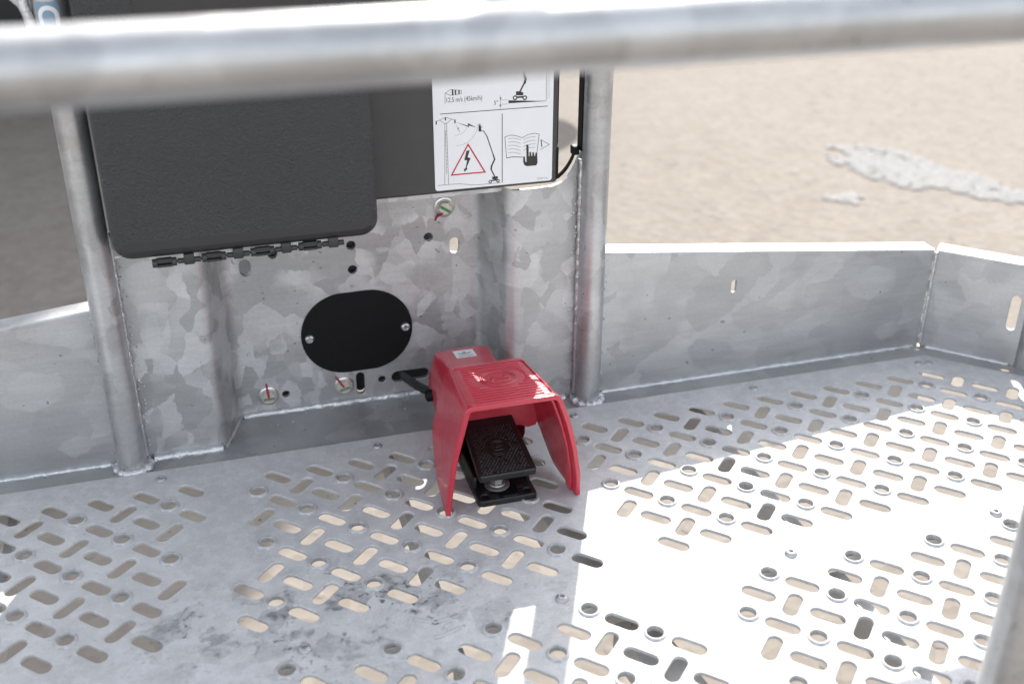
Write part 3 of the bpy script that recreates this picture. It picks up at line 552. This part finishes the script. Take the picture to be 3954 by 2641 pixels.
# hinge under the lid
hg = MB(); X0 = -2.09; P = 1.04
for k in range(4):
    x = X0+P*k; y = BF+0.10; z = 5.50+0.012*k
    def kn(a, b, r): 
        o = MB().tube([(a,y,z),(a+0.012,y,z),(b-0.012,y,z),(b,y,z)], [r*0.85,r,r,r*0.85], 14).build('hinge_knuckle', G['boxsmooth'], db, smooth=40)
    kn(x, x+0.11, 0.095); kn(x+0.40, x+0.51, 0.095)
    hg.box((x+0.1,y-0.06,z+0.02),(x+0.41,y+0.05,z+0.10)); hg.box((x+0.1,y-0.07,z-0.085),(x+0.41,y+0.05,z-0.035))
    if k < 4:
        hg.tube([(x+0.53,y,z),(x+1.01,y,z)], 0.06, 12)
        o = MB().rbox((x+0.66,y-0.09,z-0.08),(x+0.88,y+0.1,z+0.16),0.025,2).build('hinge_leaf', G['boxsmooth'], db, smooth=50)
hg.tube([(X0+0.05,BF+0.10,5.50),(X0+4.0,BF+0.10,5.535)], 0.03, 10); hg.build('hinge_pin', G['boxsmooth'], db, smooth=50)

# ------------------------------------------------------------------ foot pedal
PX = 4.97
fp_ = thing('foot_pedal', (PX,-0.8,0.0), 'red hooded foot pedal switch with black tread, standing on the perforated floor', 'foot pedal')
def lerp_tab(tab, t):
    for (a,va),(b,vb) in zip(tab[:-1],tab[1:]):
        if a >= t >= b: return va+(vb-va)*(a-t)/(a-b)
    return tab[-1][1] if t < tab[-1][0] else tab[0][1]
TL_F = [(1,1.05),(0.77,1.19),(0.52,1.35),(0.25,1.45),(0.09,1.50),(0,1.51)]; TR_F = [(1,1.09),(0.87,1.22),(0.73,1.36),(0.48,1.54),(0.21,1.67),(0,1.69)]
T_B = [(1,0.90),(0.83,1.07),(0.46,1.31),(0.25,1.37),(0,1.40)]
def zbot(y):
    return lerp_tab([(-0.62,1.0),(-0.85,0.82),(-1.1,0.52),(-1.5,0.20),(-2.0,0.12),(-2.45,0.05),(-2.7,0.0),(-3.0,0.0)], y)
YB = -0.62
def hood_pt(side, zeta, s, inset=0.0, drop=0.0):
    zt = 2.68+0.20*s-drop; z = zt*zeta
    y = YB+(-2.70-0.185*zeta-YB)*s
    h = (1-s)*lerp_tab(T_B,zeta)+s*lerp_tab(TL_F if side < 0 else TR_F, zeta)
    return Vector((PX+side*(h-inset), y, z))
def hood_section(s, inset=0.0, drop=0.0, nside=14, off=0.0):
    yb = YB+(-2.70-YB)*s; zt = 2.68+0.20*s-drop; zmin = max(zbot(yb)/zt, 0.0)
    if zmin > 0.5: zmin = 0.5
    pts = []
    for side in (-1,1):
        L = [hood_pt(side, zmin+(0.945-zmin)*k/nside, s, inset, drop) for k in range(nside+1)]
        e = L[-1]; top = hood_pt(side, 1.0, s, inset, drop); r = 0.16; end = Vector((top.x-side*r, top.y, top.z))
        corner = Vector((top.x-side*0.01, top.y, top.z))
        L += [e*(1-t)**2+corner*2*t*(1-t)+end*t*t for t in (0.25,0.5,0.75,1.0)]
        pts.append(L)
    mids = [pts[0][-1].lerp(pts[1][-1], k/8) for k in range(1,8)]
    return pts[0]+mids+pts[1][::-1]
def loft(secs, name, mat, parent, thick, smooth=50, off=-1):
    n = len(secs[0]); mb = MB(); mb.add([p for s_ in secs for p in s_], [(j*n+k,j*n+k+1,(j+1)*n+k+1,(j+1)*n+k) for j in range(len(secs)-1) for k in range(n-1)])
    o = mb.build(name, mat, parent, smooth=smooth)
    if thick: q = o.modifiers.new('thickness','SOLIDIFY'); q.thickness = thick*U; q.offset = off; q.use_even_offset = True
    bv = o.modifiers.new('edge','BEVEL'); bv.width = 0.018*U; bv.segments = 2; bv.limit_method = 'ANGLE'; bv.angle_limit = math.radians(50)
    return o
S = [0,0.06,0.13,0.2,0.28,0.36,0.45,0.55,0.65,0.75,0.85,0.93,1.0]
hood = loft([hood_section(s) for s in S], 'hood', G['red'], fp_, 0.115)
loft([hood_section(s,0.10,0.10) for s in (0.80,0.82,0.88,0.91)], 'hood_rib', G['red'], fp_, 0.075)
# back of the hood above the arch
sec = hood_section(0.035,0.05,0.05); lo = min(p.z for p in sec); pl = [(p.x,p.z) for p in sec]+[(PX+1.28,0.86),(PX+1.0,0.80),(PX+0.8,0.95),(PX-0.8,0.95),(PX-1.0,0.80),(PX-1.28,0.86)]
pl = [(p.x,p.z) for p in sec if p.z > 0.95]; pl += [(PX+1.22,0.84),(PX+1.02,0.80),(PX+0.8,0.90),(PX-0.8,0.90),(PX-1.02,0.80),(PX-1.22,0.84)]
mb = MB(); plate(mb, pl, [], 0.1, 0.0, XZ(-0.74)); mb.build('hood_back', G['red'], fp_)
# switch housing behind
def house_section(y, t):
    zt = 2.12+(1.84-2.12)*t; f = 1.0-0.10*t
    half = [(0.62,0.10),(0.84,0.30),(0.95,0.60),(0.97,0.95),(0.93,1.30),(0.85,1.58),(0.76,1.80),(0.68,zt-0.06),(0.58,zt-0.012),(0.48,zt),(0.24,zt)]
    half = [(a*f,min(b,zt)) for a,b in half]
    return [Vector((PX-a,y,b)) for a,b in half]+[Vector((PX,y,zt))]+[Vector((PX+a,y,b)) for a,b in half[::-1]]
ys = [(-0.70,0.0),(0.2,0.35),(1.0,0.67),(1.62,0.92),(1.78,0.98),(1.86,1.0)]; secs = [house_section(y,t) for y,t in ys]
secs[-1] = [Vector((PX+(p.x-PX)*0.94,p.y,0.9+(p.z-0.9)*0.95)) for p in secs[-1]]
n = len(secs[0]); mb = MB(); mb.add([p for s_ in secs for p in s_], [(j*n+k,j*n+(k+1)%n,(j+1)*n+(k+1)%n,(j+1)*n+k) for j in range(len(secs)-1) for k in range(n)]+[tuple(range(n*(len(secs)-1),n*len(secs)))])
mb.build('switch_housing', G['red'], fp_, smooth=40)
# cast ridges and the ring emblem on the hood top
def top_pt(x, y):
    s = (y-YB)/(-2.885-YB); return Vector((PX+x, y, 2.68+0.20*s+0.002))
rg = MB(); CX, CY = 0.03, -1.62
for k in range(15):
    y = -0.93-0.125*k; hw = 0.70+0.08*(k/14); segs = [(-hw,hw)]; d = abs(y-CY)
    if d < 0.50:
        e = math.sqrt(0.50**2-d*d)+0.10; segs = [(-hw,CX-e),(CX+e,hw)]
    for a,b in segs:
        if b-a < 0.1: continue
        rg.tube([top_pt(a,y),top_pt(a+0.03,y),top_pt(b-0.03,y),top_pt(b,y)], [0.012,0.026,0.026,0.012], 8)
brd = [top_pt(x,y) for x,y in [(-0.82,-0.80),(0.80,-0.80),(0.85,-0.86),(0.95,-2.72),(0.90,-2.80),(-0.88,-2.80),(-0.94,-2.72),(-0.86,-0.86),(-0.82,-0.80)]]
q = []
for a,b in zip(brd[:-1],brd[1:]): q += [a.lerp(b,i/6) for i in range(6)]
rg.tube(q+[brd[0]], 0.02, 8); o = rg.build('hood_ridges', G['red'], fp_, smooth=60); props(o, kind='stuff')
em = MB()
for r in (0.41,0.365): em.tube([top_pt(CX+r*math.cos(2*math.pi*k/40),CY+r*math.sin(2*math.pi*k/40)) for k in range(41)], 0.018, 8)
def path(pts, r=0.02): em.tube([top_pt(CX+a,CY+b) for a,b in pts], r, 8)
path([(-0.20,0.13),(0.12,0.13),(0.2,0.10),(0.22,0.05),(0.16,0.01),(0.02,0.0),(0.16,-0.02),(0.24,-0.07),(0.22,-0.14),(0.12,-0.18),(-0.2,-0.18)]); path([(-0.12,0.05),(0.1,0.05)]); path([(-0.05,-0.10),(0.12,-0.10)])
path([(-0.2+0.06*math.cos(k*0.7),-0.03+0.08*math.sin(k*0.7)) for k in range(10)])
em.build('emblem', G['red'], fp_, smooth=60)
# rating sticker on the housing
HT = lambda u,v,w: (PX+u, v, 2.12-0.28*((v+0.70)/2.56)+0.004+w)
st = MB(); plate(st, [(-0.27,1.10),(0.25,1.10),(0.25,1.60),(-0.27,1.60)], [], 0.003, 0, HT, back=False); sto = st.build('rating_sticker', G['label'], fp_)
pk = MB(); V, T = fill([[(0.19*math.cos(a)-0.01,1.42+0.10*math.sin(a)) for a in [math.radians(190+160*k/12) for k in range(13)]]+[(0.12*math.cos(a)-0.01,1.42+0.05*math.sin(a)) for a in [math.radians(340-140*k/12) for k in range(13)]]])
pk.add([HT(u,v,0.003) for u,v in V], T); V, T = fill([circ(-0.01,1.43,0.05,14)]); pk.add([HT(u,v,0.003) for u,v in V], T)
for v_,a,b in ((1.25,-0.16,0.2),(1.20,-0.2,0.18),(1.15,-0.22,0.2)): pk.add([HT(*p,0.003) for p in [(a,v_,),(b,v_),(b,v_+0.016),(a,v_+0.016)]], [(0,1,2,3)])
pk.build('sticker_print', G['grey_ink'], sto)
# base plate with its wells
mb = MB(); bo = rrect(PX-0.70,-2.56,PX+0.70,0.9,0.12,5)
wells = [circ(PX-0.5,-2.36,0.095,16),circ(PX+0.5,-2.36,0.095,16),circ(PX-0.52,-1.72,0.085,16),circ(PX+0.50,-1.72,0.085,16)]
plate(mb, bo, wells, 0.14, 0.025, XY(0.15)); b0 = mb.build('base', G['rubber'], fp_, smooth=30)
mb = MB()
for x,y in ((-0.5,-2.36),(0.5,-2.36)): MB().lathe([(0.095,0.02),(0.095,0.06),(0.0,0.065)], 16, (PX+x,y,0)).build('well_plug', G['rubber'], b0, smooth=40)
for x,y in ((-0.38,-2.12),(0.38,-2.12)): MB().lathe([(0.10,0.145),(0.10,0.165),(0.085,0.172),(0.0,0.172)], 18, (PX+x,y,0)).build('well_plug', G['rubber'], b0, smooth=40)
for sx in (-1,1): MB().rbox((PX+sx*0.64-0.035,-2.0,0.13),(PX+sx*0.64+0.035,0.6,0.46),0.02,2).build('side_rail', G['rubber'], b0, smooth=40)
tr_ = MB(); tr_.add([(PX-0.20,-2.0,0.155),(PX+0.14,-2.0,0.155),(PX+0.20,-2.53,0.155),(PX-0.06,-2.53,0.155),(PX-0.26,-2.02,0.19),(PX+0.20,-2.02,0.19),(PX+0.28,-2.50,0.19),(PX-0.14,-2.50,0.19)],
      [(0,1,2,3),(0,4,7,3),(1,2,6,5),(4,0,1,5),(7,6,2,3)]); tr_.build('channel', G['black'], b0)
bo_ = MB(); bo_.lathe([(0.30,0.19),(0.30,0.225),(0.28,0.24),(0.0,0.24)], 28, (PX-0.13,-2.02,0)); bo_.build('washer', G['dullbolt'], fp_, smooth=40)
bo_ = MB(); bo_.lathe([(0.20,0.24),(0.19,0.27),(0.15,0.275)], 24, (PX-0.13,-2.02,0)); bo_.lathe([(0.155,0.27),(0.155,0.40),(0.14,0.42),(0.0,0.42)], 6, (PX-0.13,-2.02,0)); bo_.build('hex_bolt', G['rivet'], fp_)
# tread, sloping up to the back
TA = math.atan2(1.22-0.86, 1.72)
def trd(u, v, w): # u across, v back from the front edge, w up
    return Vector((PX-0.02+u, -2.58+v*math.cos(TA)-w*math.sin(TA), 0.84+v*math.sin(TA)+w*math.cos(TA)))
mb = MB(); secs = [(0.0,-0.045),(0.04,0.0)]
oo = rrect(-0.66,0.0,0.69,2.1,0.07,4); plate(mb, oo, [], 0.17, 0.03, lambda u,v,w: trd(u*(1-0.045*v),v,w)); tr = mb.build('tread', G['rubber'], fp_, smooth=40)
mb = MB(); N = 13
for j in range(26):
    for i in range(N):
        u = -0.55+1.12*(i+(0.5 if j%2 else 0))/N; v = 0.09+0.058*j
        if (abs(u)/0.28)**2+((v-0.85)/0.30)**2 < 1: continue
        if random.random() < 0.07: continue
        a, b, h = 0.037, 0.027, 0.028*rnd(0.6,1.1)
        k = 1-0.045*v
        mb.add([trd(k*(u-a),v,0.001),trd(k*u,v-b,0.001),trd(k*(u+a),v,0.001),trd(k*u,v+b,0.001),trd(k*u,v,h)], [(0,1,4),(1,2,4),(2,3,4),(3,0,4)])
for r in (0.24,0.19): mb.tube([trd(r*math.cos(2*math.pi*k/30),0.85+r*math.sin(2*math.pi*k/30),0.002) for k in range(31)], 0.013, 6)
mb.tube([trd(-0.1,0.78,0.0),trd(0.1,0.78,0.0)],0.014,6); mb.tube([trd(-0.05,0.86,0.0),trd(0.09,0.9,0.0),trd(0.02,0.97,0.0)],0.014,6)
props(mb.build('tread_studs', G['rubber'], tr), kind='stuff')
# supply cable out of the wall
cab = []
A, B_, C_, D_ = Vector((3.3,4.2,0.55)), Vector((3.75,3.1,0.5)), Vector((3.95,2.2,0.42)), Vector((4.35,1.2,0.95))
for i in range(25):
    t = i/24; cab.append(A*(1-t)**3+B_*3*t*(1-t)**2+C_*3*t*t*(1-t)+D_*t**3)
MB().tube(cab, [0.115+0.006*math.cos(i*2.6) for i in range(25)], 16).build('cable', G['rubber'], fp_, smooth=60)
MB().tube([(4.0,1.45,0.78),(4.35,1.2,0.95)], 0.16, 12).build('cable_gland', G['black'], fp_, smooth=40)

# ------------------------------------------------------------------ machine standing behind in the yard
mc = thing('parked_machine', (-5,100,GZ), 'dark parked machine with big tyres behind the basket, its wheel at the top left edge', 'machine')
MB().rbox((-56,85,-6),(29,118,6),1.0,3).build('chassis', G['dark'], mc, smooth=40)
MB().rbox((-54,84,6),(33,116,80),2.5,4).build('engine_housing', G['grey_paint'], mc, smooth=40)
MB().tube([(32,90,14),(35.3,85,14)], 0.8, 12).build('shadow_disc_arm', G['dark'], mc, smooth=40)  # unseen arm, added to hold the shadow-casting disc
MB().lathe([(0,-0.6),(4.2,-0.6),(4.6,-0.3),(4.6,0.3),(4.2,0.6),(0,0.6)], 36, (35.3,84,13.4), 'Y').build('shadow_disc', G['dark'], mc, smooth=40)  # unseen disc, added to cast the rounded shadow edge on the yard
for x in (-22,16):
    for y in (80,120):
        wq = MB(); zc = GZ+10; wq.lathe([(5.0,-3.6),(8.6,-3.8),(9.7,-3.0),(10.0,-1.3),(10.0,1.3),(9.7,3.0),(8.6,3.8),(5.0,3.6)], 40, (x,y,zc), 'Y')
        for k in range(26):
            a = 2*math.pi*k/26; p = Vector((x+10.1*math.cos(a),y,zc+10.1*math.sin(a))); d = Vector((-math.sin(a),0,math.cos(a)))
            wq.add([p+d*s_+Vector((0,t,0))+Vector((math.cos(a),0,math.sin(a)))*h for s_ in (-0.45,0.45) for t in (-3.0,3.0) for h in (-0.3,0.4)], [(0,1,3,2),(4,6,7,5),(0,4,5,1),(2,3,7,6),(1,5,7,3)])
        ty = wq.build('tyre', G['tyre'], mc, smooth=40)
        MB().lathe([(5.1,-2.8),(4.7,1.7),(2.5,2.0),(1.8,2.7),(0,2.7)], 28, (x,y,zc), 'Y').build('rim', G['grey_paint'], ty, smooth=40)

# ------------------------------------------------------------------ heaps of white gravel spilled on the yard
def gravel(cx, cy, rx, ry, rot, n, label):
    mb = MB(); ico = [Vector(v) for v in [(0,0,1),(0.89,0,0.45),(0.28,0.85,0.45),(-0.72,0.53,0.45),(-0.72,-0.53,0.45),(0.28,-0.85,0.45)]]
    F = [(0,1,2),(0,2,3),(0,3,4),(0,4,5),(0,5,1)]; ca, sa = math.cos(rot), math.sin(rot)
    for k in range(n):
        r = random.random()**0.62*1.15; a = rnd(0,2*math.pi); wob = 1+0.28*math.sin(3*a+1)+0.15*math.sin(7*a); r *= wob
        u, v = rx*r*math.cos(a)+random.gauss(0,rx*0.05), ry*r*math.sin(a)+random.gauss(0,ry*0.08)
        x, y = cx+u*ca-v*sa, cy+u*sa+v*ca; s_ = rnd(0.12,0.45); al = rnd(0,6.28)
        mb.add([(x+s_*(p.x*math.cos(al)-p.y*math.sin(al)), y+s_*(p.x*math.sin(al)+p.y*math.cos(al)), GZ+s_*0.4*p.z) for p in ico], F)
    o = mb.build('white_gravel', G['stone'], org=(cx,cy,GZ)); props(o, label, 'gravel', kind='stuff')
gravel(48.8,41.3,7.0,2.5,-1.12,1700,'long spill of white gravel on the sandy yard at right')
gravel(40.6,38.6,1.2,0.8,0.3,70,'small pale gravel spot left of the long white gravel spill')
# loose stones of the yard
mb = MB(); ico = [Vector(v) for v in [(0,0,1),(0.89,0,0.45),(0.28,0.85,0.45),(-0.72,0.53,0.45),(-0.72,-0.53,0.45),(0.28,-0.85,0.45)]]
for k in range(9000):
    x, y = rnd(-35,95), rnd(0,130); s_ = 0.06+0.26*random.random()**2.5; al = rnd(0,6.28)
    mb.add([(x+s_*(p.x*math.cos(al)-p.y*math.sin(al)), y+s_*(p.x*math.sin(al)+p.y*math.cos(al)), GZ+s_*0.16*p.z) for p in ico], [(0,1,2),(0,2,3),(0,3,4),(0,4,5),(0,5,1)])
props(mb.build('yard_pebbles', G['pebble'], org=(30,80,GZ)), 'loose sandy pebbles scattered over the yard', 'pebbles', kind='stuff')
